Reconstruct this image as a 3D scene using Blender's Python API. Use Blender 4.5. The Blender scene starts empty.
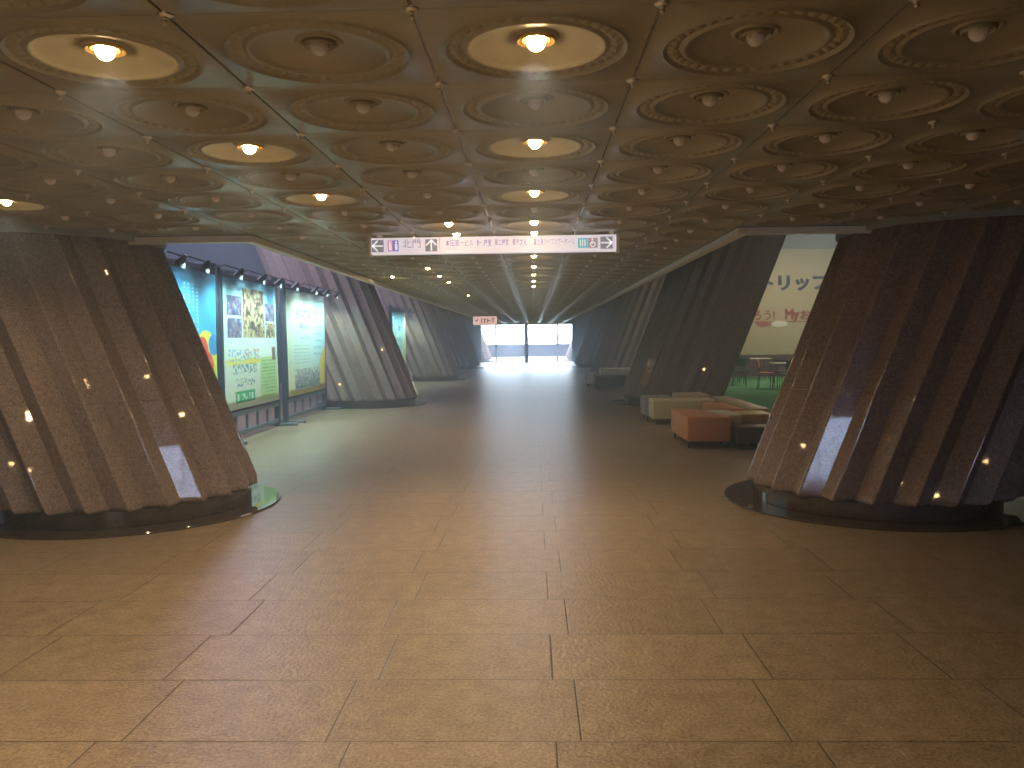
import bpy, bmesh, math, random
import numpy as np
from mathutils import Vector, Matrix
random.seed(7)
rng = np.random.default_rng(11)
C = bpy.context.scene.collection
scene = bpy.context.scene
PI = math.pi

# ------------------------------------------------------------------ camera
F_PX, EYE = 828.0, 1.5
ROLL = 0.0125
PSI = math.atan(21.6 / F_PX)
THE = math.atan(45.7 / F_PX)
fwd = Vector((-math.sin(PSI) * math.cos(THE), math.cos(PSI) * math.cos(THE), -math.sin(THE)))
rgt = Vector((math.cos(PSI), math.sin(PSI), 0))
upv = rgt.cross(fwd)
r2 = rgt * math.cos(ROLL) - upv * math.sin(ROLL)
u2 = upv * math.cos(ROLL) + rgt * math.sin(ROLL)
cd = bpy.data.cameras.new('camera')
cam = bpy.data.objects.new('camera', cd)
C.objects.link(cam)
m = Matrix((r2, u2, -fwd)).transposed().to_4x4()
m.translation = (0, 0, EYE)
cam.matrix_world = m
cd.sensor_width = 36.0
cd.lens = F_PX / 1024 * 36
cd.clip_start = 0.05
cd.clip_end = 400
scene.camera = cam


def in_view(x, y, z, margin=14):
    d = Vector((x, y, z - EYE))
    w = d.dot(fwd)
    if w < 0.2:
        return False
    px = 512 + F_PX * d.dot(r2) / w
    py = 384 - F_PX * d.dot(u2) / w
    return -margin < px < 1024 + margin and -margin < py < 768 + margin


# ------------------------------------------------------------------ world, exposure
world = bpy.data.worlds.new('sky')
scene.world = world
world.use_nodes = True
bg = world.node_tree.nodes['Background']
bg.inputs['Color'].default_value = (0.50, 0.72, 1.0, 1)
bg.inputs['Strength'].default_value = 25.0
scene.view_settings.view_transform = 'Standard'
scene.view_settings.look = 'None'
scene.view_settings.exposure = 0.80
scene.view_settings.gamma = 1.0
scene.view_settings.use_curve_mapping = False
scene.cycles.use_denoising = True
scene.cycles.max_bounces = 8
scene.cycles.diffuse_bounces = 4
scene.cycles.glossy_bounces = 4
scene.cycles.sample_clamp_indirect = 6.0
BULB_POWER = 50.0
WARM = (1.0, 0.66, 0.30)


def area(name, loc, sx, sy, power, col, rot=(0, 0, 0)):
    ld = bpy.data.lights.new(name, 'AREA')
    ld.shape = 'RECTANGLE'
    ld.size, ld.size_y = sx, sy
    ld.energy = power
    ld.color = col
    o = bpy.data.objects.new(name, ld)
    o.location = loc
    o.rotation_euler = rot
    C.objects.link(o)
    return o


# area lights with no fitting seen, added to brighten the two side halls
area('hall_fill_light', (-6.2, 15.2, 5.1), 1.5, 3.0, 230, (0.66, 0.66, 1.0))
area('hall_fill_light', (-6.2, 27.0, 5.1), 1.0, 3.0, 150, (0.62, 0.66, 1.0))
area('hall_fill_light', (8.8, 25.5, 5.1), 4.0, 4.0, 200, (1.0, 0.93, 0.72))
area('hall_fill_light', (6.9, 13.2, 5.1), 3.0, 3.0, 55, (1.0, 0.90, 0.78))


# ------------------------------------------------------------------ materials
def mat(name, col=(0.5, 0.5, 0.5), rough=0.5, metal=0.0, spec=0.5, emit=None, estr=0.0, coat=0.0):
    m = bpy.data.materials.new(name)
    m.use_nodes = True
    b = m.node_tree.nodes['Principled BSDF']
    b.inputs['Base Color'].default_value = (*col, 1)
    b.inputs['Roughness'].default_value = rough
    b.inputs['Metallic'].default_value = metal
    b.inputs['Specular IOR Level'].default_value = spec
    if coat:
        b.inputs['Coat Weight'].default_value = coat
        b.inputs['Coat Roughness'].default_value = 0.04
    if emit:
        b.inputs['Emission Color'].default_value = (*emit, 1)
        b.inputs['Emission Strength'].default_value = estr
    return m


class NT:
    """Small helper around a material's node tree."""
    def __init__(s, m):
        s.m, s.t = m, m.node_tree
        s.b = s.t.nodes['Principled BSDF']

    def n(s, kind, **kw):
        n = s.t.nodes.new(kind)
        for k, v in kw.items():
            setattr(n, k, v)
        return n

    def link(s, a, b):
        s.t.links.new(a, b)

    def math(s, op, a, b=None, c=None):
        n = s.n('ShaderNodeMath', operation=op)
        for i, v in enumerate((a, b, c)):
            if v is None:
                continue
            if isinstance(v, (int, float)):
                n.inputs[i].default_value = v
            else:
                s.link(v, n.inputs[i])
        return n.outputs[0]

    def noise(s, scale, detail=3, vec=None, rough=0.5):
        n = s.n('ShaderNodeTexNoise')
        n.inputs['Scale'].default_value = scale
        n.inputs['Detail'].default_value = detail
        n.inputs['Roughness'].default_value = rough
        if vec is not None:
            s.link(vec, n.inputs['Vector'])
        return n.outputs['Fac']

    def ramp(s, fac, stops):
        n = s.n('ShaderNodeValToRGB')
        e = n.color_ramp.elements
        while len(e) < len(stops):
            e.new(0.5)
        for i, (p, c) in enumerate(stops):
            e[i].position = p
            e[i].color = (*c, 1)
        s.link(fac, n.inputs['Fac'])
        return n.outputs['Color']

    def mix(s, fac, a, b, blend='MIX'):
        n = s.n('ShaderNodeMix', data_type='RGBA', blend_type=blend)
        ins = [n.inputs[0], n.inputs[6], n.inputs[7]]
        for i, v in zip(ins, (fac, a, b)):
            if isinstance(v, (int, float)):
                i.default_value = v
            elif isinstance(v, tuple):
                i.default_value = (*v, 1)
            else:
                s.link(v, i)
        return n.outputs[2]

    def bump(s, h, strength, dist):
        n = s.n('ShaderNodeBump')
        n.inputs['Strength'].default_value = strength
        n.inputs['Distance'].default_value = dist
        s.link(h, n.inputs['Height'])
        s.link(n.outputs['Normal'], s.b.inputs['Normal'])
        return n


def granite(name, dark, light, rough):
    m = mat(name, light, rough, spec=0.8)
    t = NT(m)
    pos = t.n('ShaderNodeNewGeometry').outputs['Position']
    f = t.noise(95, 2, pos, 0.6)
    g = t.noise(28, 3, pos, 0.6)
    s = t.math('ADD', t.math('MULTIPLY', f, 0.7), t.math('MULTIPLY', g, 0.3))
    c = t.ramp(s, [(0.36, dark), (0.5, tuple((a + b) / 2 for a, b in zip(dark, light))), (0.64, light)])
    t.link(c, t.b.inputs['Base Color'])
    return m


M = {}
M['granite'] = granite('polished_brown_granite', (0.110, 0.080, 0.070), (0.385, 0.290, 0.250), 0.035)
M['granite_dark'] = granite('dark_polished_granite', (0.030, 0.022, 0.018), (0.10, 0.07, 0.05), 0.04)

# floor: stone slabs in courses, two alternating joint positions
def floor_material():
    m = mat('stone_slab_floor', (0.3, 0.24, 0.16), 0.36, spec=0.5)
    t = NT(m)
    pos = t.n('ShaderNodeNewGeometry').outputs['Position']
    sep = t.n('ShaderNodeSeparateXYZ')
    t.link(pos, sep.inputs[0])
    X, Y = sep.outputs[0], sep.outputs[1]
    P, D = 1.735, 0.5595
    yn = t.math('DIVIDE', t.math('SUBTRACT', Y, 3.005 - 40 * D), D)
    row = t.math('FLOOR', yn)
    fy = t.math('MULTIPLY', t.math('PINGPONG', yn, 0.5), D)
    par = t.math('MODULO', row, 2.0)
    a = t.math('ADD', 0.3885, t.math('MULTIPLY', par, 0.094))
    xs = t.math('SUBTRACT', X, 0.553 - 40 * P)
    q1 = t.math('DIVIDE', t.math('SUBTRACT', xs, a), P)
    q2 = t.math('DIVIDE', t.math('ADD', xs, a), P)
    d1 = t.math('MULTIPLY', t.math('PINGPONG', q1, 0.5), P)
    d2 = t.math('MULTIPLY', t.math('PINGPONG', q2, 0.5), P)
    dx = t.math('MINIMUM', d1, d2)
    dist = t.math('MINIMUM', dx, fy)
    tid = t.math('ADD', t.math('FLOOR', q1), t.math('FLOOR', q2))
    cmb = t.n('ShaderNodeCombineXYZ')
    t.link(tid, cmb.inputs[0]); t.link(row, cmb.inputs[1])
    wn = t.n('ShaderNodeTexWhiteNoise', noise_dimensions='2D')
    t.link(cmb.outputs[0], wn.inputs['Vector'])
    rnd = wn.outputs['Value']
    speck = t.noise(70, 4, pos, 0.7)
    blot = t.noise(9, 3, pos, 0.6)
    v = t.math('ADD', t.math('MULTIPLY', speck, 0.75), t.math('MULTIPLY', blot, 0.25))
    c = t.ramp(v, [(0.36, (0.135, 0.096, 0.058)), (0.50, (0.262, 0.192, 0.120)), (0.64, (0.41, 0.31, 0.205))])
    tone = t.math('ADD', 0.93, t.math('MULTIPLY', rnd, 0.12))
    cv = t.n('ShaderNodeCombineColor')
    for i in range(3):
        t.link(tone, cv.inputs[i])
    c = t.mix(1.0, c, cv.outputs[0], 'MULTIPLY')
    joint = t.math('LESS_THAN', dist, 0.0028)
    c = t.mix(joint, c, (0.055, 0.042, 0.028))
    t.link(c, t.b.inputs['Base Color'])
    rgh = t.math('ADD', 0.25, t.math('MULTIPLY', t.noise(30, 2, pos), 0.12))
    rgh = t.math('ADD', rgh, t.math('MULTIPLY', rnd, 0.015))
    t.link(rgh, t.b.inputs['Roughness'])
    hgt = t.math('ADD', t.math('MULTIPLY', t.noise(46, 3, pos, 0.6), 1.0), t.math('MULTIPLY', t.math('MINIMUM', dist, 0.006), 60.0))
    t.bump(hgt, 0.65, 0.008)
    return m


M['floor'] = floor_material()


def ceiling_material():
    m = mat('bronze_pressed_metal', (0.23, 0.180, 0.098), 0.38, metal=0.25, spec=0.5)
    t = NT(m)
    pos = t.n('ShaderNodeNewGeometry').outputs['Position']
    f = t.noise(6, 4, pos, 0.6)
    c = t.ramp(f, [(0.3, (0.325, 0.305, 0.230)), (0.7, (0.400, 0.375, 0.290))])
    t.link(c, t.b.inputs['Base Color'])
    return m


M['ceiling'] = ceiling_material()
M['joint_metal'] = mat('satin_aluminium_strip', (0.34, 0.32, 0.28), 0.14, metal=1.0)
M['stud_metal'] = mat('satin_nickel', (0.72, 0.69, 0.60), 0.28, metal=0.9)
M['brass'] = mat('brass_ring', (0.55, 0.40, 0.16), 0.3, metal=0.9)
M['bulb_off'] = mat('frosted_white_glass', (0.90, 0.89, 0.90), 0.25)
M['bulb_on'] = mat('lit_bulb_glass', (1, 0.8, 0.5), 0.3, emit=WARM, estr=BULB_POWER)
M['trim'] = mat('pale_beige_trim', (0.84, 0.82, 0.72), 0.4)
M['grey_trim'] = mat('grey_green_metal', (0.34, 0.38, 0.36), 0.4, metal=0.2)
M['fascia'] = mat('dark_fascia', (0.06, 0.06, 0.055), 0.7)
M['wall_dark'] = mat('dark_grey_wall', (0.030, 0.036, 0.036), 0.7)
M['wall_grey'] = mat('grey_green_wall', (0.17, 0.19, 0.17), 0.8)
M['wall_brown'] = mat('brown_wall', (0.10, 0.07, 0.05), 0.5)
M['maroon'] = mat('maroon_wainscot', (0.085, 0.040, 0.038), 0.6)
M['sign_board'] = mat('cream_board', (0.52, 0.47, 0.32), 0.7)
M['navy'] = mat('navy_lettering', (0.014, 0.018, 0.10), 0.6)
M['red'] = mat('red_lettering', (0.30, 0.018, 0.014), 0.6)
M['pinkred'] = mat('pale_red_shape', (0.40, 0.12, 0.11), 0.6)
M['white'] = mat('white_paint', (0.80, 0.80, 0.78), 0.5)
M['steel_blue'] = mat('dark_blue_steel', (0.050, 0.068, 0.105), 0.4, metal=0.3)
M['steel_grey'] = mat('grey_steel', (0.20, 0.23, 0.27), 0.35, metal=0.6)
M['black'] = mat('black_metal', (0.022, 0.022, 0.026), 0.4, metal=0.3)
M['lens'] = mat('lit_lamp_lens', (1, 1, 1), 0.3, emit=(0.80, 0.95, 1.0), estr=26)
M['lens_dim'] = mat('lamp_lens', (0.8, 0.85, 0.85), 0.3, emit=(0.80, 0.95, 1.0), estr=1.5)
M['door_frame'] = mat('dark_door_frame', (0.03, 0.035, 0.045), 0.35, metal=0.5)


def glass_material(name, tint):
    m = bpy.data.materials.new(name)
    m.use_nodes = True
    nt = m.node_tree
    for n in list(nt.nodes):
        nt.nodes.remove(n)
    out = nt.nodes.new('ShaderNodeOutputMaterial')
    tr = nt.nodes.new('ShaderNodeBsdfTransparent')
    tr.inputs[0].default_value = (*tint, 1)
    gl = nt.nodes.new('ShaderNodeBsdfGlossy')
    gl.inputs['Roughness'].default_value = 0.02
    fr = nt.nodes.new('ShaderNodeFresnel')
    fr.inputs['IOR'].default_value = 1.45
    mx = nt.nodes.new('ShaderNodeMixShader')
    nt.links.new(fr.outputs[0], mx.inputs[0])
    nt.links.new(tr.outputs[0], mx.inputs[1])
    nt.links.new(gl.outputs[0], mx.inputs[2])
    nt.links.new(mx.outputs[0], out.inputs[0])
    return m


M['glass'] = glass_material('clear_pane', (.95, .97, 1.0))
M['tinted_glass'] = glass_material('tinted_pane', (.50, .48, .52))
M['paving'] = mat('pale_paving', (0.55, 0.56, 0.58), 0.7)
M['parapet'] = mat('mauve_brick', (0.016, 0.012, 0.020), 0.8)


def carpet_material():
    m = mat('green_carpet', (0.045, 0.16, 0.06), 0.95, spec=0.1)
    t = NT(m)
    pos = t.n('ShaderNodeNewGeometry').outputs['Position']
    c = t.ramp(t.noise(60, 3, pos), [(0.3, (0.060, 0.20, 0.085)), (0.7, (0.090, 0.27, 0.12))])
    t.link(c, t.b.inputs['Base Color'])
    return m


M['carpet'] = carpet_material()


def vinyl(name, col):
    m = mat(name, col, 0.42)
    t = NT(m)
    pos = t.n('ShaderNodeNewGeometry').outputs['Position']
    t.bump(t.noise(220, 2, pos), 0.08, 0.002)
    return m


M['v_cream'] = vinyl('cream_vinyl', (0.62, 0.55, 0.30))
M['v_tan'] = vinyl('tan_vinyl', (0.50, 0.38, 0.22))
M['v_orange'] = vinyl('orange_vinyl', (0.62, 0.25, 0.10))
M['v_white'] = vinyl('ivory_vinyl', (0.66, 0.56, 0.42))
M['v_yellow'] = vinyl('yellow_vinyl', (0.60, 0.44, 0.15))
M['v_brown'] = vinyl('dark_brown_vinyl', (0.085, 0.042, 0.035))
M['v_beige'] = vinyl('beige_vinyl', (0.52, 0.42, 0.26))
M['v_grey'] = vinyl('grey_vinyl', (0.30, 0.30, 0.28))
M['v_navy'] = vinyl('navy_vinyl', (0.04, 0.05, 0.09))
M['v_pale'] = vinyl('pale_vinyl', (0.62, 0.55, 0.50))


# ------------------------------------------------------------------ mesh helpers
class MB:
    """Collects simple shapes into one bmesh, then links them as ONE mesh object."""
    def __init__(s):
        s.bm = bmesh.new()

    def box(s, x0, x1, y0, y1, z0, z1, bev=0.0, mtx=None, segs=2):
        r = bmesh.ops.create_cube(s.bm, size=1.0)
        vs = r['verts']
        for v in vs:
            v.co = Vector(((x0 + x1) / 2 + v.co.x * (x1 - x0), (y0 + y1) / 2 + v.co.y * (y1 - y0), (z0 + z1) / 2 + v.co.z * (z1 - z0)))
        if mtx:
            bmesh.ops.transform(s.bm, matrix=mtx, verts=vs)
        if bev > 0:
            es = list({e for v in vs for e in v.link_edges})
            bmesh.ops.bevel(s.bm, geom=es, offset=bev, segments=segs, profile=0.5, affect='EDGES')
        return s

    def tube(s, a, b, r, n=8, r1=None):
        a, b = Vector(a), Vector(b)
        d = b - a
        L = d.length
        if L < 1e-6:
            return s
        mtx = Matrix.Translation((a + b) / 2) @ d.to_track_quat('Z', 'Y').to_matrix().to_4x4()
        bmesh.ops.create_cone(s.bm, cap_ends=True, segments=n, radius1=r, radius2=r if r1 is None else r1, depth=L, matrix=mtx)
        return s

    def path(s, pts, r, n=8):
        for a, b in zip(pts[:-1], pts[1:]):
            s.tube(a, b, r, n)
        return s

    def lathe(s, prof, n=32, mtx=None):
        rings = []
        for (r, z) in prof:
            if r < 1e-6:
                rings.append([s.bm.verts.new((0, 0, z))])
            else:
                rings.append([s.bm.verts.new((r * math.cos(2 * PI * i / n), r * math.sin(2 * PI * i / n), z)) for i in range(n)])
        vs = [v for r in rings for v in r]
        for A, B in zip(rings[:-1], rings[1:]):
            for i in range(n):
                j = (i + 1) % n
                if len(A) == 1 and len(B) == 1:
                    continue
                if len(A) == 1:
                    s.bm.faces.new((A[0], B[j], B[i]))
                elif len(B) == 1:
                    s.bm.faces.new((A[i], A[j], B[0]))
                else:
                    s.bm.faces.new((A[i], A[j], B[j], B[i]))
        if mtx:
            bmesh.ops.transform(s.bm, matrix=mtx, verts=vs)
        return s

    def prism(s, poly, z0, z1, bev=0.0):
        vb = [s.bm.verts.new((x, y, z0)) for x, y in poly]
        vt = [s.bm.verts.new((x, y, z1)) for x, y in poly]
        n = len(poly)
        s.bm.faces.new(list(reversed(vb)))
        s.bm.faces.new(vt)
        for i in range(n):
            s.bm.faces.new((vb[i], vb[(i + 1) % n], vt[(i + 1) % n], vt[i]))
        if bev > 0:
            es = list({e for v in vb + vt for e in v.link_edges})
            bmesh.ops.bevel(s.bm, geom=es, offset=bev, segments=3, profile=0.5, affect='EDGES')
        return s

    def quad(s, pts):
        s.bm.faces.new([s.bm.verts.new(p) for p in pts])
        return s

    def ball(s, c, r, seg=12, rings=8, sc=(1, 1, 1)):
        mtx = Matrix.Translation(c) @ Matrix.Diagonal((*sc, 1))
        bmesh.ops.create_uvsphere(s.bm, u_segments=seg, v_segments=rings, radius=r, matrix=mtx)
        return s

    def build(s, name, m, parent=None, smooth=35, loc=None):
        me = bpy.data.meshes.new(name)
        bmesh.ops.recalc_face_normals(s.bm, faces=s.bm.faces[:])
        s.bm.to_mesh(me)
        s.bm.free()
        return link(name, me, m, parent, smooth, loc)


def link(name, me, m, parent=None, smooth=35, loc=None):
    me.materials.clear()
    me.materials.append(m)
    if smooth:
        me.shade_smooth()
        me.set_sharp_from_angle(angle=math.radians(smooth))
    o = bpy.data.objects.new(name, me)
    C.objects.link(o)
    if parent:
        o.parent = parent
    if loc:
        o.location = loc
    return o


def tag(o, label, cat, group=None, kind=None):
    o['label'] = label
    o['category'] = cat
    if group:
        o['group'] = group
    if kind:
        o['kind'] = kind
    return o


def empty(name, loc=(0, 0, 0), rz=0.0):
    o = bpy.data.objects.new(name, None)
    o.empty_display_size = 0.1
    o.location = loc
    o.rotation_euler = (0, 0, rz)
    C.objects.link(o)
    return o


def struct(o):
    o['kind'] = 'structure'
    return o


def dup(root, loc, rz=None):
    r = root.copy()
    C.objects.link(r)
    r.location = loc
    if rz is not None:
        r.rotation_euler = (0, 0, rz)
    for ch in list(root.children):
        c = ch.copy()
        C.objects.link(c)
        c.parent = r
        for g in list(ch.children):
            d = g.copy()
            C.objects.link(d)
            d.parent = c
    return r


def text_mesh(body, size, bold=0.0, align='CENTER'):
    """The lettering as a thin mesh in the XZ plane facing -Y."""
    cu = bpy.data.curves.new('lettering', 'FONT')
    cu.body = body
    cu.size = size
    cu.align_x = align
    cu.align_y = 'CENTER'
    cu.offset = bold
    cu.resolution_u = 3
    cu.extrude = 0.0
    o = bpy.data.objects.new('lettering', cu)
    C.objects.link(o)
    dg = bpy.context.evaluated_depsgraph_get()
    me = bpy.data.meshes.new_from_object(o.evaluated_get(dg))
    bpy.data.objects.remove(o)
    bpy.data.curves.remove(cu)
    me.transform(Matrix.Rotation(PI / 2, 4, 'X'))
    return me


def text_obj(name, body, size, m, parent, loc, rz=0.0, bold=0.0, align='CENTER', width=None, heavy=0.0):
    me = text_mesh(body, size, bold, align)
    if heavy:
        bm = bmesh.new()
        for dx, dz in ((-heavy, 0), (heavy, 0), (0, heavy * .7), (0, -heavy * .7), (0, 0)):
            c = me.copy()
            c.transform(Matrix.Translation((dx, dx * .01 + dz * .013, dz)))
            bm.from_mesh(c)
            bpy.data.meshes.remove(c)
        bm.to_mesh(me)
        bm.free()
    if width and len(me.vertices):
        xs = [v.co.x for v in me.vertices]
        w = max(xs) - min(xs)
        if w > 1e-6:
            me.transform(Matrix.Diagonal((width / w, 1, 1, 1)))
    o = link(name, me, m, parent, smooth=0, loc=loc)
    o.rotation_euler = (0, 0, rz)
    return o


# ------------------------------------------------------------------ the setting
CEIL = 2.43
SX, SY, X0, Y0 = 0.703, 0.690, 0.020, 2.725          # dish grid
XL = X0 - SX * 3.5                                     # corridor ceiling edges
XR = X0 + SX * 2.5
YB = Y0 + SY * 6.5                                     # where the lobby ceiling stops
YD = 52.0                                              # glass doors
HALL = 5.25
LX0, LX1 = -9.6, 9.0

struct(MB().quad([(-10, -14.8, 0), (13, -14.8, 0), (13, YD + 0.4, 0), (-10, YD + 0.4, 0)]).build('floor', M['floor'], smooth=0))


def tile_rings():
    # (radius, height): positive is up into the ceiling
    return [(0.0, .040), (0.034, .040), (0.056, .040), (0.061, .034), (0.066, .031), (0.072, .033), (0.077, .038),
            (0.12, .033), (0.165, .024), (0.200, .012), (0.213, .004), (0.220, -.003), (0.227, -.003), (0.234, .002), (0.240, .005),
            (0.246, .006), (0.260, .006), (0.274, .006), (0.281, .002), (0.288, -.006), (0.293, -.009), (0.298, -.006), (0.304, .0)]


def build_ceiling():
    V, Fc = [], []
    base = 0
    templates = {}

    def template(n, full):
        key = (n, full)
        if key in templates:
            return templates[key]
        rings = tile_rings() if full else [(0, .04), (.06, .04), (.068, .031), (.078, .038), (.165, .024), (.205, .010), (.222, -.003), (.238, .005), (.274, .006), (.293, -.009), (.304, 0)]
        th = np.arange(n) * 2 * PI / n
        vs = [[0, 0, rings[0][1]]]
        for (r, z) in rings[1:]:
            zz = np.full(n, z)
            if full and r in (0.246, 0.260, 0.274):
                sc = np.abs(np.sin(th * 18))
                zz = z - (0.014 if r == 0.260 else 0.006) * sc
            for i in range(n):
                vs.append([r * math.cos(th[i]), r * math.sin(th[i]), zz[i]])
        hx, hy = SX / 2, SY / 2
        for (gx, gy, z) in ((.0055, .0012, 0.0), (.0050, .0008, .012), (0, 0, .012)):
            ax, ay = hx - gx, hy - gy
            for i in range(n):
                c, s = math.cos(th[i]), math.sin(th[i])
                k = min(ax / max(abs(c), 1e-9), ay / max(abs(s), 1e-9))
                if abs(abs(c) - abs(s)) < 1e-6:
                    vs.append([math.copysign(ax, c), math.copysign(ay, s), z])
                else:
                    vs.append([c * k, s * k, z])
        nr = len(rings) - 1 + 3
        fs3 = [[0, 1 + (i + 1) % n, 1 + i] for i in range(n)]
        fs4 = []
        for k in range(nr - 1):
            a, b = 1 + k * n, 1 + (k + 1) * n
            for i in range(n):
                j = (i + 1) % n
                fs4.append([a + i, a + j, b + j, b + i])
        templates[key] = (np.array(vs), np.array(fs3), np.array(fs4))
        return templates[key]

    VV, F3, F4 = [], [], []
    for r in range(-25, 72):
        y = Y0 + SY * r
        cols = range(-13, 13) if r <= 6 else range(-3, 3)
        for k in cols:
            x = X0 + SX * k
            near = (-1 <= r <= 5) and in_view(x, y, CEIL, 260)
            mid = r <= 14 and (in_view(x, y, CEIL, 260))
            n, full = (144, True) if near else ((48, False) if mid else (24, False))
            vs, f3, f4 = template(n, full)
            VV.append(vs + np.array([x, y, CEIL]))
            F3.append(f3 + base)
            F4.append(f4 + base)
            base += len(vs)
    V = np.concatenate(VV)
    F3 = np.concatenate(F3)
    F4 = np.concatenate(F4)
    me = bpy.data.meshes.new('ceiling')
    nv, n3, n4 = len(V), len(F3), len(F4)
    me.vertices.add(nv)
    me.vertices.foreach_set('co', V.astype(np.float32).ravel())
    me.loops.add(n3 * 3 + n4 * 4)
    me.loops.foreach_set('vertex_index', np.concatenate([F3.ravel(), F4.ravel()]).astype(np.int32))
    me.polygons.add(n3 + n4)
    ls = np.concatenate([np.arange(n3) * 3, n3 * 3 + np.arange(n4) * 4]).astype(np.int32)
    me.polygons.foreach_set('loop_start', ls)
    me.update(calc_edges=True)
    me.validate()
    struct(link('ceiling', me, M['ceiling'], smooth=50))


build_ceiling()

# satin strips down the long joints of the ceiling panels
k_trim = 0
for mI in range(-13, 12):
    x = X0 + SX * (mI + 0.5)
    y1 = Y0 + SY * 71.5 if -3 <= mI <= 1 else YB - 0.02
    k_trim += 1
    struct(MB().box(x - .0048, x + .0048, -14.6, y1, CEIL + .004, CEIL + .011).build('trim_%d' % k_trim, M['joint_metal'], smooth=0))

# slab over the dishes, fascias and pale edge trims
s = MB()
s.box(LX0, LX1, -14.8, YB - .02, CEIL + .10, CEIL + .16)
s.box(XL + .02, XR - .02, YB - .02, YD, CEIL + .10, CEIL + .16)
struct(s.build('ceiling_slab', M['fascia'], smooth=0))
struct(MB().box(LX0 - .4, XL, YB + .005, YB + .06, CEIL - .03, HALL).build('wall_fascia_lobby_left', M['fascia'], smooth=0))
struct(MB().box(XR, 13, YB + .005, YB + .06, CEIL - .03, HALL).build('wall_fascia_lobby_right', M['fascia'], smooth=0))
struct(MB().box(XL - .06, XL - .005, YB + .06, YD, CEIL - .03, HALL).build('wall_fascia_corridor_left', M['fascia'], smooth=0))
struct(MB().box(XR + .005, XR + .06, YB + .06, YD, CEIL - .03, HALL).build('wall_fascia_corridor_right', M['fascia'], smooth=0))
for nm, b in (('trim_30', (LX0 - .4, XL - .06, YB - .03, YB + .07, CEIL - .065, CEIL - .01)),
              ('trim_31', (XR + .06, 13, YB - .03, YB + .07, CEIL - .065, CEIL - .01)),
              ('trim_32', (XL - .07, XL + .015, YB - .03, YD - .02, CEIL - .065, CEIL - .01)),
              ('trim_33', (XR - .015, XR + .07, YB - .03, YD - .02, CEIL - .065, CEIL - .01))):
    struct(MB().box(*b).build(nm, M['trim'], smooth=0))

# hall and lobby shell
struct(MB().box(LX0 - .1, LX0, -14.8, YB, 0, 2.6).build('wall_lobby_left', M['wall_brown'], smooth=0))
struct(MB().box(LX1, LX1 + .1, -14.8, YB, 0, 2.6).build('wall_lobby_right', M['wall_brown'], smooth=0))
EX0, EX1 = -2.6, 2.2                                   # glazed entrance behind the viewpoint
s = MB()
s.box(-10, EX0, -14.9, -14.8, 0, 2.6)
s.box(EX1, 13, -14.9, -14.8, 0, 2.6)
s.box(EX0, EX1, -14.9, -14.8, 2.15, 2.6)
struct(s.build('wall_back', M['wall_brown'], smooth=0))
s = MB()
for x in (EX0 + .03, -1.0, .6, EX1 - .03):
    s.box(x - .03, x + .03, -14.88, -14.82, 0, 2.15)
s.box(EX0, EX1, -14.88, -14.82, .95, 1.0)
s.box(EX0, EX1, -14.88, -14.82, 0, .06)
d = struct(s.build('door_2', M['door_frame'], smooth=0))
struct(MB().box(EX0, EX1, -14.855, -14.845, .06, 2.15).build('pane', M['tinted_glass'], d, smooth=0))
struct(MB().quad([(-40, -80, -.02), (40, -80, -.02), (40, -14.9, -.02), (-40, -14.9, -.02)]).build('ground_entrance', M['paving'], smooth=0))
struct(MB().box(-9.1, -9.0, YB + .06, YD, 0, HALL).build('wall_left', M['wall_dark'], smooth=0))
struct(MB().box(13, 13.1, YB, YD, 0, HALL).build('wall_right', M['wall_grey'], smooth=0))
struct(MB().box(6.6, 13, 30.0, 30.1, 0, HALL).build('wall_far_right', M['wall_grey'], smooth=0))
struct(MB().box(6.6, 6.7, 30.1, YD, 0, HALL).build('wall_side_right', M['wall_dark'], smooth=0))
struct(MB().box(6.6, 13, 29.965, 29.998, 0, 0.80).build('trim_34', M['maroon'], smooth=0))
struct(MB().box(-10, 13.1, YB, YD + .1, HALL, HALL + .1).build('ceiling_hall', M['wall_dark'], smooth=0))
struct(MB().box(-10, -9, YB - .1, YB + .06, 0, HALL).build('wall_return_left', M['wall_dark'], smooth=0))
struct(MB().box(9.0, 13.1, YB - .1, YB + .06, 0, HALL).build('wall_return_right', M['wall_dark'], smooth=0))
DX0, DX1 = -3.28, 2.47
struct(MB().box(-10, DX0 - .01, YD, YD + .15, 0, HALL).build('wall_end_left', M['wall_dark'], smooth=0))
struct(MB().box(DX1 + .01, 13, YD, YD + .15, 0, HALL).build('wall_end_right', M['wall_dark'], smooth=0))
struct(MB().box(DX0 - .01, DX1 + .01, YD, YD + .15, 2.40, HALL).build('wall_end_header', M['wall_dark'], smooth=0))
struct(MB().box(4.35, 12.95, 14.9, 29.96, 0.002, 0.014).build('floor_carpet', M['carpet'], smooth=0))
struct(MB().quad([(-60, YD + .4, -.02), (60, YD + .4, -.02), (60, 140, -.02), (-60, 140, -.02)]).build('ground_outside', M['paving'], smooth=0))
struct(MB().box(-20, 20, YD + .15, 53.4, 2.62, 2.8).build('ceiling_shade_slab', M['fascia'], smooth=0))  # unseen slab, added for the shade it throws just outside the doors
struct(MB().box(-20, 20, 66, 66.4, 0, 1.02).build('wall_outside', M['parapet'], smooth=0))


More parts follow.
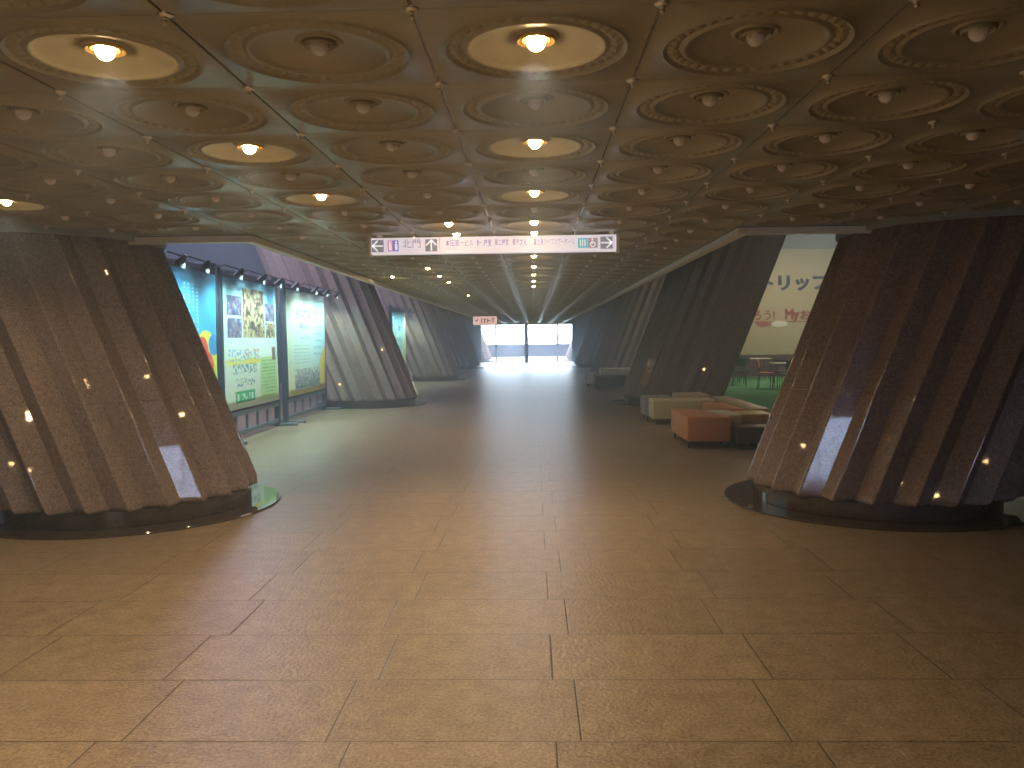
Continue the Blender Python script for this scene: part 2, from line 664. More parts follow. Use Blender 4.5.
# thin scatter volume added for the bluish lens glare around the doors
def glare_veil():
    m = bpy.data.materials.new('thin_glare_veil')
    m.use_nodes = True
    nt = m.node_tree
    nt.nodes.remove(nt.nodes['Principled BSDF'])
    v = nt.nodes.new('ShaderNodeVolumeScatter')
    v.inputs['Color'].default_value = (.60, .79, 1.0, 1)
    v.inputs['Density'].default_value = GLARE_DENSITY
    v.inputs['Anisotropy'].default_value = .55
    nt.links.new(v.outputs[0], nt.nodes['Material Output'].inputs['Volume'])
    o = MB().box(-10.3, 13.4, -16, YD + .22, -.3, HALL + .4).build('glare_veil', m, smooth=0)
    o['kind'] = 'stuff'
    o['label'] = 'thin bluish veil standing in for lens glare along the corridor'
    o['category'] = 'glare_veil'


GLARE_DENSITY = 0.021
glare_veil()

# ------------------------------------------------------------------ slanted stone pillars
NP, RO, RI = 24, 1.170, 1.056
LEAN = 0.385


def pleat_section(ph):
    ts = [0.0, 0.455, 0.478, 0.5, 0.522, 0.545]
    dep = {0.0: 0, 0.455: .93, 0.478: .975, 0.5: .99, 0.522: .975, 0.545: .93}
    out = []
    for p in range(NP):
        for t in ts:
            out.append((2 * PI * (p + t) / NP + ph, RI + (RO - RI) * dep[t]))
    return out


def shaft_mesh(lean, z1):
    sec = pleat_section(math.radians(-2.0 if lean > 0 else 4.5))
    n = len(sec)
    V, Fs = [], []
    levels = [(0.150, -.055), (0.156, -.030), (0.168, -.012), (0.186, -.003), (0.205, 0.0)]
    for zs in (1.02, 1.80, 2.60, 3.4, 4.2):
        if zs < z1 - .1:
            levels += [(zs - .004, 0.0), (zs, -.006), (zs + .004, 0.0)]
    levels.append((z1, 0.0))
    for (z, dr) in levels:
        for (a, r) in sec:
            V.append(((r + dr) * math.cos(a) + lean * z, (r + dr) * math.sin(a), z))
    for k in range(len(levels) - 1):
        for i in range(n):
            j = (i + 1) % n
            Fs.append((k * n + i, k * n + j, (k + 1) * n + j, (k + 1) * n + i))
    Fs.append(tuple(reversed(range(n))))
    me = bpy.data.meshes.new('shaft')
    me.from_pydata(V, [], Fs)
    me.update()
    wide = set(k for k in range(n) if k % 6 in (0, 5))
    flat = [not ((i % n) in wide and i < len(Fs) - 1) for i in range(len(Fs))]
    return me, flat


def plinth_part(parent):
    MB().lathe([(0, .018), (1.03, .018), (1.035, .024), (1.035, .155), (0, .155)], 96).build('plinth', M['granite_dark'], parent)
    MB().lathe([(0, .001), (1.295, .001), (1.30, .008), (1.295, .018), (0, .018)], 96).build('base_disc', M['granite_dark'], parent)


def make_pillar(side, x, y, z1, label, collar):
    t = empty('stone_pillar', (x, y, 0))
    tag(t, label, 'pillar', 'slanted pleated stone pillars', 'thing')
    lean = -LEAN if side < 0 else LEAN
    me, sm = shaft_mesh(lean, z1)
    o = link('shaft', me, M['granite'], t, 28)
    me.polygons.foreach_set('use_smooth', sm)
    me.update()
    plinth_part(t)
    if collar:
        # metal band where the shaft meets the lobby ceiling
        mt = Matrix.Translation((lean * (CEIL - .02), 0, 0))
        MB().lathe([(1.14, CEIL - .045), (1.20, CEIL - .045), (1.20, CEIL + .02), (1.14, CEIL + .02), (1.14, CEIL - .045)], 96, mt).build('collar', M['grey_trim'], t)
    return t


PLX, PRX = -3.69, 3.06
make_pillar(-1, PLX, 7.47, 5.2, 'big brown pleated stone pillar at the left edge, in front of the blue banner', True)
make_pillar(1, PRX, 7.54, 5.2, 'big brown pleated stone pillar at the right edge, in front of the green carpet', True)
make_pillar(-1, PLX - .1, 19.2, 5.2, 'slanted pleated pillar lit purple, directly behind the left row of banners', False)
make_pillar(1, PRX + .04, 19.0, 5.2, 'slanted pleated pillar directly behind the cream and orange seats', False)
make_pillar(-1, PLX - .1, 30.6, 5.2, 'slanted pleated pillar on the left just past the far half-hidden banner', False)
make_pillar(1, PRX + .12, 31.0, 5.2, 'slanted pleated pillar on the right behind the far dark bench', False)
make_pillar(-1, PLX - .1, 42.2, 5.2, 'small distant slanted pillar on the left nearest the glass doors', False)
make_pillar(1, PRX + .12, 42.4, 5.2, 'small distant slanted pillar on the right nearest the glass doors', False)
make_pillar(-1, PLX - .1, 54.6, 5.2, 'slanted pillar outside, seen through the left pane of the glass doors', False)
make_pillar(1, PRX + .12, 54.6, 5.2, 'slanted pillar outside, seen through the right pane of the glass doors', False)

# ------------------------------------------------------------------ ceiling bulbs
ORD = ['first', 'second', 'third', 'fourth', 'fifth', 'sixth', 'seventh', 'eighth', 'ninth', 'tenth', 'eleventh', 'twelfth']
ZB = CEIL + .024


def lamp_meshes(seg, rings):
    b = MB()
    b.ball((0, 0, 0), .031, seg, rings)
    b.tube((0, 0, .02), (0, 0, .045), .020, max(8, seg // 2))
    on = b.bm.copy()
    a = b.build('bulb', M['bulb_off'])
    b2 = MB(); b2.bm.free(); b2.bm = on
    c = b2.build('bulb', M['bulb_on'])
    rg = MB().lathe([(.040, .008), (.046, .002), (.050, .004), (.056, .002), (.061, -.002), (.066, .002), (.068, .012), (.040, .016), (.040, .008)], max(12, seg)).build('socket_ring', M['brass'])
    rm = rg.data.copy()
    rm.transform(Matrix.Diagonal((.8, .8, 1, 1)))
    rm.materials.clear()
    rm.materials.append(M['ceiling'])
    out = (a.data, c.data, rg.data, rm)
    for o in (a, c, rg):
        bpy.data.objects.remove(o)
    return out


LM_near = lamp_meshes(20, 14)
LM_far = lamp_meshes(8, 6)
LIT = {(0, r) for r in (0, 2, 4, 6, 7, 10, 12, 14, 16, 18)} | {(-2, r) for r in (0, 2, 4, 12, 14, 16, 22)} | {(-1, 6), (-1, 7), (-3, 14), (-5, 4)}


def column_words(k):
    if k == 0:
        return 'centre column'
    return '%s column %s of centre' % (ORD[abs(k) - 1], 'left' if k < 0 else 'right')


BEAM = bpy.data.lights.new('bulb_beam', 'SPOT')      # the lit reflector bulbs throw most light downwards
BEAM.energy = 28
BEAM.color = (1.0, 0.79, 0.51)
BEAM.spot_size = math.radians(146)
BEAM.spot_blend = 1.0
BEAM.shadow_soft_size = .03


BEAM_DIM = BEAM.copy()
BEAM_DIM.energy = 13


def make_lamp(k, r, label, group, near, lit, parts=True):
    t = empty('ceiling_lamp', (X0 + SX * k, Y0 + SY * r, ZB))
    tag(t, label, 'ceiling lamp', group)
    lm = LM_near if near else LM_far
    o = bpy.data.objects.new('bulb', lm[1] if lit else lm[0])
    C.objects.link(o); o.parent = t
    if parts:
        o = bpy.data.objects.new('socket_ring', lm[2] if lit else lm[3])
        C.objects.link(o); o.parent = t
    if lit:
        o = bpy.data.objects.new('bulb_beam', BEAM if r < 10 else BEAM_DIM)
        o.location = (0, 0, -.068)
        C.objects.link(o); o.parent = t
    return t


def behind_pillar(x, y, z):
    # the two big pillars swallow the dishes at their tops
    for px, py, ln in ((PLX, 7.47, -LEAN), (PRX, 7.54, LEAN)):
        if math.hypot(x - px - ln * z, y - py) < 1.2:
            return True
    return False


cands = []
for r in range(-1, 71):
    for k in (range(-9, 9) if r <= 6 else range(-3, 3)):
        x, y = X0 + SX * k, Y0 + SY * r
        if in_view(x, y, ZB) and not behind_pillar(x, y, ZB):
            cands.append((x * x + y * y + .9, k, r))
cands.sort()
rest = []
for i, (d, k, r) in enumerate(cands):
    lit = (k, r) in LIT
    if i >= 300 and not lit:
        rest.append((k, r))
        continue
    near = r <= 7
    if r <= 5:
        kind = 'glowing warm bulb' if lit else 'unlit white bulb'
        lab = '%s, %s ceiling row from the top, %s' % (kind, ORD[max(r, 0)] if r >= 0 else 'topmost cut', column_words(k))
        grp = 'glowing ceiling bulbs' if lit else 'unlit ceiling bulbs'
    elif lit:
        lab = 'small glowing bulb in the ceiling around and beyond the hanging sign'
        grp = 'glowing bulbs far down the corridor'
    else:
        lab = 'unlit white bulb in a ceiling dish around and beyond the hanging sign'
        grp = 'unlit bulbs far down the corridor'
    make_lamp(k, r, lab, grp, near, lit, r <= 12)
b = MB()
for k, r in rest:
    b.ball((X0 + SX * k, Y0 + SY * r, ZB), .03, 6, 4)
tag(b.build('far_bulbs', M['bulb_off']), 'rows of tiny unlit bulbs in the farthest ceiling dishes before the doors', 'ceiling lamps', 'farthest bulbs', 'stuff')
# unlit bulbs a step outside the frame
for r in range(-1, 6):
    for k in range(-9, 9):
        x, y = X0 + SX * k, Y0 + SY * r
        if (k, r) not in LIT and (k, r) not in ((-4, 0), (-6, 2)) and in_view(x, y, ZB, 190) and not in_view(x, y, ZB) and not behind_pillar(x, y, ZB):
            make_lamp(k, r, 'unlit white bulb in a ceiling dish just beyond the edge of the picture', 'unlit bulbs just outside the picture', True, False)
# unseen lit bulbs behind the viewpoint; first two added to light the left pillar
for k, r in ((-4, 0), (-6, 2), (-2, -2), (-4, -2), (-2, -4), (-4, -4), (-2, -6), (-4, -6), (0, -8), (-2, -8), (0, -12), (-2, -12), (0, -16), (-2, -16)):
    make_lamp(k, r, 'glowing bulb in the ceiling outside the picture, over or behind the viewpoint', 'glowing bulbs outside the picture', False, True)

# studs at the panel corners
st = MB().lathe([(0, -.027), (.005, -.027), (.008, -.022), (.007, -.015), (.010, -.012), (.010, -.008), (.021, -.003), (.023, .0), (.023, .004), (0, .004)], 16)
stud_me = st.build('ceiling_stud', M['stud_metal']).data
bpy.data.objects.remove(bpy.data.objects['ceiling_stud'])
sc = []
for r in range(-1, 71):
    for k in (range(-9, 9) if r <= 5 else range(-3, 2)):
        x, y = X0 + SX * (k + .5), Y0 + SY * (r + .5)
        if in_view(x, y, CEIL) and not behind_pillar(x, y, CEIL):
            sc.append((x * x + y * y, k, r))
sc.sort()
rest = []
for i, (d, k, r) in enumerate(sc):
    if i >= 280:
        rest.append((k, r)); continue
    o = bpy.data.objects.new('ceiling_stud', stud_me)
    o.location = (X0 + SX * (k + .5), Y0 + SY * (r + .5), CEIL - .001)
    C.objects.link(o)
    if r <= 4:
        side = '%s joint %s of centre column' % (ORD[k] if k >= 0 else ORD[-k - 1], 'right' if k >= 0 else 'left')
        lab = 'silver ceiling stud, %s row from the top, %s' % (ORD[r + 1], side)
        tag(o, lab, 'ceiling stud', 'silver ceiling studs')
    else:
        tag(o, 'small silver stud at a panel corner around and beyond the hanging sign', 'ceiling stud', 'silver studs far down the corridor')
b = MB()
for k, r in rest:
    b.tube((X0 + SX * (k + .5), Y0 + SY * (r + .5), CEIL - .03), (X0 + SX * (k + .5), Y0 + SY * (r + .5), CEIL), .02, 6)
if rest:
    tag(b.build('far_studs', M['stud_metal']), 'rows of tiny studs at the farthest ceiling panel corners before the doors', 'ceiling studs', 'farthest studs', 'stuff')

# ------------------------------------------------------------------ hanging direction sign
def sign_face():
    return mat('backlit_white_face', (0.85, 0.84, 0.88), 0.4, emit=(0.86, 0.80, 0.92), estr=0.40)


M['sign_face'] = sign_face()
M['sign_grey'] = mat('grey_pictogram', (0.20, 0.20, 0.23), 0.5)
M['sign_text'] = mat('mauve_grey_lettering', (0.30, 0.24, 0.34), 0.5)
M['sign_blue'] = mat('blue_pictogram', (0.16, 0.17, 0.52), 0.5)
M['sign_pink'] = mat('pink_pictogram', (0.62, 0.22, 0.38), 0.5)
M['sign_teal'] = mat('teal_pictogram', (0.10, 0.42, 0.48), 0.5)
M['sign_rose'] = mat('grey_rose_pictogram', (0.34, 0.25, 0.30), 0.5)


M['sign_arrow'] = mat('white_sign_arrow', (.85, .84, .88), .5)


def hanging_sign():
    Y, z0, z1, x0, x1 = 7.28, 2.237, 2.393, -1.43, 0.757
    cx, cz = (x0 + x1) / 2, (z0 + z1) / 2
    t = empty('hanging_sign', (cx, Y, z0))
    tag(t, 'long white lit direction sign with arrows hanging across the corridor', 'sign')
    H, W = z1 - z0, x1 - x0
    for q in ('sign_grey', 'sign_text', 'sign_blue', 'sign_pink', 'sign_teal', 'sign_rose', 'sign_arrow'):
        bb = M[q].node_tree.nodes['Principled BSDF']
        bb.inputs['Emission Color'].default_value = bb.inputs['Base Color'].default_value
        bb.inputs['Emission Strength'].default_value = .5   # printed film on the lit face
    MB().box(-W / 2 + .03, W / 2 - .03, -.05, .05, .008, H - .008, .004).build('light_box', M['sign_face'], t)
    for sx in (-1, 1):
        MB().box(sx * (W / 2 - .015) - .015, sx * (W / 2 - .015) + .015, -.058, .058, -.004, H + .004, .004).build('end_cap', M['white'], t)
    for xx in (-1.035, 0.372):
        MB().tube((xx - cx, 0, H - .01), (xx - cx, 0, CEIL - z0 - .028), .006).build('hanging_rod', M['stud_metal'], t)
    f = -.0525
    zc = H / 2

    def square(name, xc, m, s=.105):
        MB().box(xc - s / 2, xc + s / 2, f - .001, f + .002, zc - s / 2, zc + s / 2).build(name, m, t, smooth=0)

    def arrow(xc, ang):
        square('arrow_panel', xc, M['sign_grey'])
        b = MB()
        pts = [((-.045, 0), (.045, 0)), ((-.045, 0), (0.0, .045)), ((-.045, 0), (0.0, -.045))]
        for (a, c) in pts:
            a, c = Vector((a[0], 0, a[1])), Vector((c[0], 0, c[1]))
            R = Matrix.Rotation(ang, 3, 'Y')
            a, c = R @ a, R @ c
            d = (c - a).normalized()
            nrm = Vector((-d.z, 0, d.x)) * .0065
            yy = Vector((xc, f - .0025, zc))
            b.quad([a + nrm + yy, c + nrm + yy, c - nrm + yy, a - nrm + yy])
        b.build('arrow', M['sign_arrow'], t, smooth=0)

    px = lambda u: (u - 494.0) / 250.0 * W     # horizontal place along the sign
    arrow(px(379), 0.0)
    square('toilet_panel', px(394.5), M['sign_blue'], .095)
    b = MB()
    for dx, mm in ((-.026, 0), (.026, 1)):
        b.ball((px(394.5) + dx, f - .0015, zc + .030), .010, 8, 6, (1, .1, 1))
        b.box(px(394.5) + dx - .011, px(394.5) + dx + .011, f - .002, f - .001, zc - .036, zc + .016)
    b.build('toilet_figures', M['sign_arrow'], t, smooth=0)
    MB().box(px(394.5) - .045, px(394.5) - .004, f - .0012, f + .001, zc - .0455, zc + .0455).build('pink_half', M['sign_pink'], t, smooth=0)
    text_obj('lettering', '北門', .084, M['sign_text'], t, (px(413), f - .002, zc + .010), bold=.0008)
    text_obj('small_lettering', 'North Gate', .020, M['sign_text'], t, (px(413.5), f - .002, zc - .040))
    arrow(px(432.5), PI / 2)
    MB().box(px(441) - .003, px(441) + .003, f - .001, f + .002, .012, H - .012).build('divider', M['sign_rose'], t, smooth=0)
    for body, a, c, sub in (('本田第一ビル', 446.5, 474.5, 'Building No.1'), ('第一', 477.5, 482.5, ''), ('議室', 484.5, 492.5, ''), ('第二議室', 495.5, 509.5, 'Room'),
                            ('都市文化', 513, 527.5, 'City Culture'), ('富士見ライフツアーホール', 534, 574.5, 'Life Hall')):
        text_obj('lettering', body, .062, M['sign_text'], t, (px((a + c) / 2), f - .002, zc + .012), bold=.0008, width=(c - a) / 250 * W)
        if sub:
            text_obj('small_lettering', sub, .018, M['sign_rose'], t, (px(a), f - .002, zc - .032), align='LEFT')
    square('lift_panel', px(582.5), M['sign_teal'], .085)
    b = MB()
    for dx in (-.02, 0, .02):
        b.box(px(582.5) + dx - .004, px(582.5) + dx + .004, f - .002, f - .001, zc - .03, zc + .03)
    b.build('lift_bars', M['sign_arrow'], t, smooth=0)
    square('access_panel', px(592.5), M['sign_rose'], .085)
    b = MB()
    b.lathe([(.016, -.001), (.024, -.001), (.024, .001), (.016, .001), (.016, -.001)], 16, Matrix.Translation((px(592.5), f - .002, zc - .012)) @ Matrix.Rotation(PI / 2, 4, 'X'))
    b.ball((px(592.5) - .004, f - .0015, zc + .030), .008, 8, 6, (1, .1, 1))
    b.box(px(592.5) - .010, px(592.5) - .002, f - .002, f - .001, zc - .01, zc + .02)
    b.build('access_figure', M['sign_arrow'], t, smooth=0)
    arrow(px(606), PI)


hanging_sign()

# small red and white sign near the doors
t = empty('exit_sign', (-1.73, 30.0, 2.0))
tag(t, 'small pale lit sign with red marks hanging at left before the doors', 'sign')
MB().box(-.43, .43, -.05, .05, 0, .30, .01).build('light_box', mat('pale_pink_face', (.8, .68, .68), .5, emit=(.95, .62, .62), estr=.55), t)
b = MB()
for x0_, x1_, z0_, z1_ in ((-.34, -.26, .12, .18), (-.30, -.20, .20, .22), (-.14, -.10, .06, .24), (-.06, .04, .18, .22), (-.03, .01, .06, .20), (.08, .12, .06, .24), (.10, .20, .13, .17), (.24, .34, .20, .23), (.27, .31, .07, .20)):
    b.box(x0_, x1_, -.053, -.050, z0_, z1_)
b.build('marks', M['red'], t, smooth=0)
for sx in (-.3, .3):
    MB().tube((sx, 0, .29), (sx, 0, CEIL - 2.0), .01).build('hanging_rod', M['stud_metal'], t)

# ------------------------------------------------------------------ glass doors at the end
def glass_doors():
    fr = MB()
    z1 = 2.40
    xs = [DX0, -2.33, -.42, 1.52, DX1]
    ws = [.08, .12, .24, .12, .08]
    for x, w in zip(xs, ws):
        fr.box(x - w / 2, x + w / 2, YD + .0, YD + .12, 0, z1)
    fr.box(DX0, DX1, YD, YD + .12, z1 - .07, z1)
    fr.box(DX0, DX1, YD, YD + .12, 0, .05)
    fr.box(DX0, -2.33, YD, YD + .12, 1.14, 1.20)
    fr.box(1.52, DX1, YD, YD + .12, 1.14, 1.20)
    d = fr.build('door_1', M['door_frame'], smooth=0)
    struct(d)
    for a, c in zip(xs[:-1], xs[1:]):
        struct(MB().box(a + .03, c - .03, YD + .05, YD + .06, .05, z1 - .07).build('pane', M['glass'], d, smooth=0))
    for x in (-.56, -.28):
        MB().tube((x, YD - .05, .8), (x, YD - .05, 1.25), .015).build('handle', M['steel_grey'], d)


glass_doors()

# ------------------------------------------------------------------ banners, stands, clip lamps
BX = -4.5
BZ0, BZ1 = 0.47, 2.45


def cloth(y0, y1, m, name='banner', parent=None, amp=.02, seed=0):
    ny, nz = 28, 14
    V, Fs, uv = [], [], []
    for j in range(nz + 1):
        for i in range(ny + 1):
            u, v = i / ny, j / nz
            w = amp * (math.sin(u * 9 + seed) * .5 + math.sin(u * 4.3 + v * 2 + seed * 2)) * (0.35 + v * (1 - v) * 2)
            V.append((w, y0 + (y1 - y0) * u, BZ0 + (BZ1 - BZ0) * v))
    for j in range(nz):
        for i in range(ny):
            a = j * (ny + 1) + i
            Fs.append((a, a + 1, a + ny + 2, a + ny + 1))
    me = bpy.data.meshes.new(name)
    me.from_pydata(V, [], Fs)
    ul = me.uv_layers.new(name='UVMap')
    for p in me.polygons:
        for li in p.loop_indices:
            vi = me.loops[li].vertex_index
            ul.data[li].uv = ((vi % (ny + 1)) / ny, (vi // (ny + 1)) / nz)
    o = link(name, me, m, parent, 60)
    md = o.modifiers.new('thickness', 'SOLIDIFY')
    md.thickness = .006
    md.offset = -1.0
    return o


class Art(NT):
    """Printed artwork for one banner in its UV space (u left to right, v up)."""
    def __init__(s, name):
        m = mat(name, (.8, .8, .8), .55, spec=.25)
        super().__init__(m)
        uvn = s.n('ShaderNodeUVMap')
        sp = s.n('ShaderNodeSeparateXYZ')
        s.link(uvn.outputs[0], sp.inputs[0])
        s.u, s.v = sp.outputs[0], sp.outputs[1]
        s.uv = uvn.outputs[0]
        s.col = None

    def vec(s, sx, sy, off=0.0):
        c = s.n('ShaderNodeCombineXYZ')
        s.link(s.math('MULTIPLY', s.u, sx), c.inputs[0])
        s.link(s.math('MULTIPLY', s.v, sy), c.inputs[1])
        c.inputs[2].default_value = off
        return c.outputs[0]

    def rect(s, u0, u1, v0, v1):
        a = s.math('MULTIPLY', s.math('GREATER_THAN', s.u, u0), s.math('LESS_THAN', s.u, u1))
        b = s.math('MULTIPLY', s.math('GREATER_THAN', s.v, v0), s.math('LESS_THAN', s.v, v1))
        return s.math('MULTIPLY', a, b)

    def disc(s, cu, cv, ru, rv):
        a = s.math('DIVIDE', s.math('SUBTRACT', s.u, cu), ru)
        b = s.math('DIVIDE', s.math('SUBTRACT', s.v, cv), rv)
        return s.math('LESS_THAN', s.math('ADD', s.math('MULTIPLY', a, a), s.math('MULTIPLY', b, b)), 1.0)

    def put(s, mask, colr):
        s.col = s.mix(mask, s.col, colr)

    def lines(s, rect, n, period, fill=.45, vertical=False, wobble=60):
        ax = s.u if vertical else s.v
        ph = s.math('FRACT', s.math('MULTIPLY', ax, period))
        l = s.math('LESS_THAN', ph, fill)
        nz = s.noise(wobble, 1, s.vec(1.0, 0.25 if not vertical else 1.0, n))
        l = s.math('MULTIPLY', l, s.math('GREATER_THAN', nz, .44))
        return s.math('MULTIPLY', l, rect)

    def glyphs(s, rect, scale_u, scale_v, seed, thr=.5):
        n = s.noise(1.0, 1, s.vec(scale_u, scale_v, seed))
        return s.math('MULTIPLY', s.math('GREATER_THAN', n, thr), rect)

    def done(s):
        s.link(s.col, s.b.inputs['Base Color'])
        return s.m


def art_blue():
    a = Art('printed_blue_banner')
    a.col = a.ramp(a.v, [(0.0, (.62, .78, .70)), (.22, (.40, .72, .76)), (.55, (.07, .42, .72)), (1.0, (.05, .34, .66))])
    for cu in (.60, .65, .70, .75):
        a.put(a.lines(a.rect(cu, cu + .022, .52, .92), 3.0 + cu, 40, .6), (.45, .75, .86))
    a.put(a.disc(.86, .36, .17, .24), (.78, .80, .10))
    a.put(a.disc(.74, .40, .10, .12), (.86, .84, .12))
    a.put(a.disc(.93, .20, .11, .13), (.72, .82, .16))
    a.put(a.disc(.81, .45, .075, .11), (.85, .10, .08))
    a.put(a.disc(.88, .34, .075, .11), (.85, .10, .08))
    a.put(a.disc(.84, .18, .075, .09), (.80, .12, .12))
    a.put(a.disc(.96, .50, .07, .075), (.05, .30, .66))
    return a.done()


def art_collage():
    a = Art('printed_photo_collage_banner')
    a.col = a.ramp(a.v, [(0.0, (.74, .82, .70)), (.45, (.72, .86, .82)), (.60, (.55, .80, .84)), (.95, (.25, .62, .78)), (1.0, (.20, .58, .76))])
    a.put(a.rect(.80, .95, .84, .97), (.10, .40, .76))

    def photo(u0, u1, v0, v1, seed, cols, sc):
        n = a.noise(1.0, 5, a.vec(sc, sc * .8, seed), .75)
        a.put(a.rect(u0, u1, v0, v1), a.ramp(n, cols))
    crowd = [(.36, (.01, .02, .05)), (.46, (.12, .09, .08)), (.52, (.40, .32, .18)), (.58, (.55, .52, .30)), (.66, (.15, .30, .32)), (.74, (.75, .70, .52))]
    blue = [(.34, (.03, .04, .10)), (.45, (.08, .12, .30)), (.55, (.30, .20, .22)), (.66, (.20, .48, .70)), (.74, (.65, .72, .78))]
    photo(.32, .71, .55, .94, 1.3, crowd, 22)
    photo(.05, .30, .72, .87, 5.1, blue, 26)
    photo(.06, .30, .55, .70, 7.7, blue, 26)
    photo(.73, .96, .69, .84, 9.2, blue, 26)
    photo(.73, .96, .55, .675, 3.3, crowd, 26)
    a.put(a.disc(.17, .365, .16, .028), (.80, .80, .22))
    a.put(a.disc(.46, .365, .14, .028), (.84, .74, .16))
    a.put(a.glyphs(a.rect(.06, .58, .37, .46), 42, 34, 2.0, .55), (.20, .45, .74))
    a.put(a.glyphs(a.rect(.33, .58, .40, .47), 40, 30, 4.0, .58), (.80, .40, .20))
    a.put(a.glyphs(a.rect(.14, .54, .27, .35), 50, 32, 6.0, .53), (.16, .28, .34))
    a.put(a.glyphs(a.rect(.18, .50, .17, .235), 44, 36, 8.0, .56), (.18, .30, .36))
    a.put(a.rect(.60, .97, .03, .39), (.52, .76, .34))
    a.put(a.lines(a.rect(.64, .93, .06, .37), 4.0, 34, .45), (.30, .48, .26))
    a.put(a.rect(.865, .95, .36, .47), (.24, .20, .15))
    a.put(a.rect(.17, .50, .045, .135), (.03, .42, .16))
    a.put(a.rect(.19, .48, .055, .125), (.06, .50, .22))
    a.put(a.glyphs(a.rect(.27, .42, .065, .115), 30, 44, 3.0, .52), (.70, .86, .74))
    a.put(a.rect(.20, .23, .062, .115), (.75, .90, .80))
    a.put(a.rect(.44, .47, .062, .115), (.75, .90, .80))
    return a.done()


def art_pale():
    a = Art('printed_pale_banner')
    h = a.ramp(a.u, [(0.0, (.78, .78, .46)), (.25, (.60, .80, .74)), (.55, (.62, .85, .86)), (.85, (.34, .66, .84)), (1.0, (.28, .60, .82))])
    w = a.ramp(a.v, [(0.0, (.80, .68, .20)), (.10, (.78, .78, .46)), (.30, (.62, .80, .74)), (.60, (.62, .84, .86)), (1.0, (.66, .78, .60))])
    a.col = a.mix(.5, h, w)
    a.put(a.disc(1.02, .16, .20, .30), (.82, .62, .12))
    a.put(a.rect(.0, 1.0, .0, .045), (.84, .74, .22))
    a.put(a.glyphs(a.rect(.22, .60, .74, .83), 40, 30, 2.5, .50), (.14, .30, .36))
    a.put(a.glyphs(a.rect(.32, .60, .64, .71), 40, 30, 5.5, .50), (.14, .30, .36))
    a.put(a.glyphs(a.rect(.34, .60, .54, .565), 60, 70, 7.5, .50), (.30, .48, .50))
    a.put(a.lines(a.rect(.16, .58, .28, .50), 1.0, 30, .42), (.42, .60, .56))
    a.put(a.glyphs(a.rect(.70, .94, .80, .89), 40, 30, 9.5, .52), (.10, .28, .60))
    for v in (.72, .65, .58, .51, .44, .37):
        a.put(a.glyphs(a.rect(.68, .92, v, v + .025), 70, 60, v * 40, .48), (.26, .46, .60))
    n = a.noise(1.0, 4, a.vec(30, 16, 3.0), .7)
    a.put(a.math('MULTIPLY', a.rect(.16, .84, .06, .25), a.math('GREATER_THAN', a.math('ADD', n, a.math('MULTIPLY', a.v, -.6)), .36)),
          a.ramp(n, [(.40, (.04, .06, .10)), (.50, (.10, .20, .30)), (.58, (.48, .36, .30)), (.68, (.70, .76, .70))]))
    return a.done()


def art_far():
    a = Art('printed_blue_green_banner')
    a.col = a.ramp(a.v, [(0.0, (.74, .78, .34)), (.35, (.55, .78, .60)), (.7, (.40, .74, .80)), (1.0, (.10, .46, .74))])
    n = a.noise(1.0, 3, a.vec(12, 9, 1.0), .7)
    a.put(a.math('MULTIPLY', a.rect(.1, .75, .1, .9), a.math('GREATER_THAN', n, .52)), (.12, .34, .50))
    a.put(a.rect(.90, 1.0, 0, 1), (.80, .78, .42))
    return a.done()


def stand(y0, y1, label, group):
    t = empty('banner_stand', (BX - .05, (y0 + y1) / 2, 0))
    tag(t, label, 'banner stand', group)
    h = (y1 - y0) / 2
    w = .045
    for s in (-1, 1):
        MB().box(-w, w, s * (h + .07) - w, s * (h + .07) + w, 0, 2.62, .006).build('post', M['steel_blue'], t)
        MB().box(-.30, .36, s * (h + .07) - .04, s * (h + .07) + .04, 0, .05, .006).build('foot', M['steel_grey'], t)
    MB().box(-.03, .03, -h - .03, h + .03, 2.50, 2.56, .004).build('top_rail', M['steel_grey'], t)
    MB().box(-.035, .035, -h - .03, h + .03, .36, .44, .004).build('middle_rail', M['steel_grey'], t)
    MB().box(-.035, .035, -h - .03, h + .03, .06, .13, .004).build('bottom_rail', M['steel_grey'], t)
    for q in (-.6, -.2, .2, .6):
        MB().box(-.018, .018, q * h - .018, q * h + .018, .12, .37).build('strut', M['steel_grey'], t)
    MB().box(-.05, -.03, -h - .03, h + .03, .44, 2.50).build('backing_panel', M['steel_blue'], t, smooth=0)
    return t


SG = 'dark steel banner stands along the left'
GB = [(9.05, 11.70, art_blue(), 'sky blue banner with red and yellow balloons, half hidden by the left pillar'),
      (11.98, 14.48, art_collage(), 'banner with a photo collage on top and a green block of text below'),
      (15.10, 17.78, art_pale(), 'pale blue-green banner with a yellow corner and a small crowd at the bottom')]
for i, (a, c, mm, lab) in enumerate(GB):
    b = cloth(a, c, mm, 'hanging_banner', None, .018, i * 2.1)
    b.location = (BX, 0, 0)
    tag(b, lab, 'banner', 'printed banners in the left row')
    stand(a, c, ('dark steel stand holding the blue balloon banner', 'dark steel stand holding the photo collage banner', 'dark steel stand holding the pale banner with the crowd')[i], SG)
b = cloth(26.5, 29.15, art_far(), 'hanging_banner', None, .018, 1.0)
b.location = (BX, 0, 0)
tag(b, 'far blue and yellow banner showing between the second and third left pillars', 'banner', 'printed banners farther down')
stand(26.5, 29.15, 'dark steel stand holding the far banner between two left pillars', 'dark steel banner stands farther down')


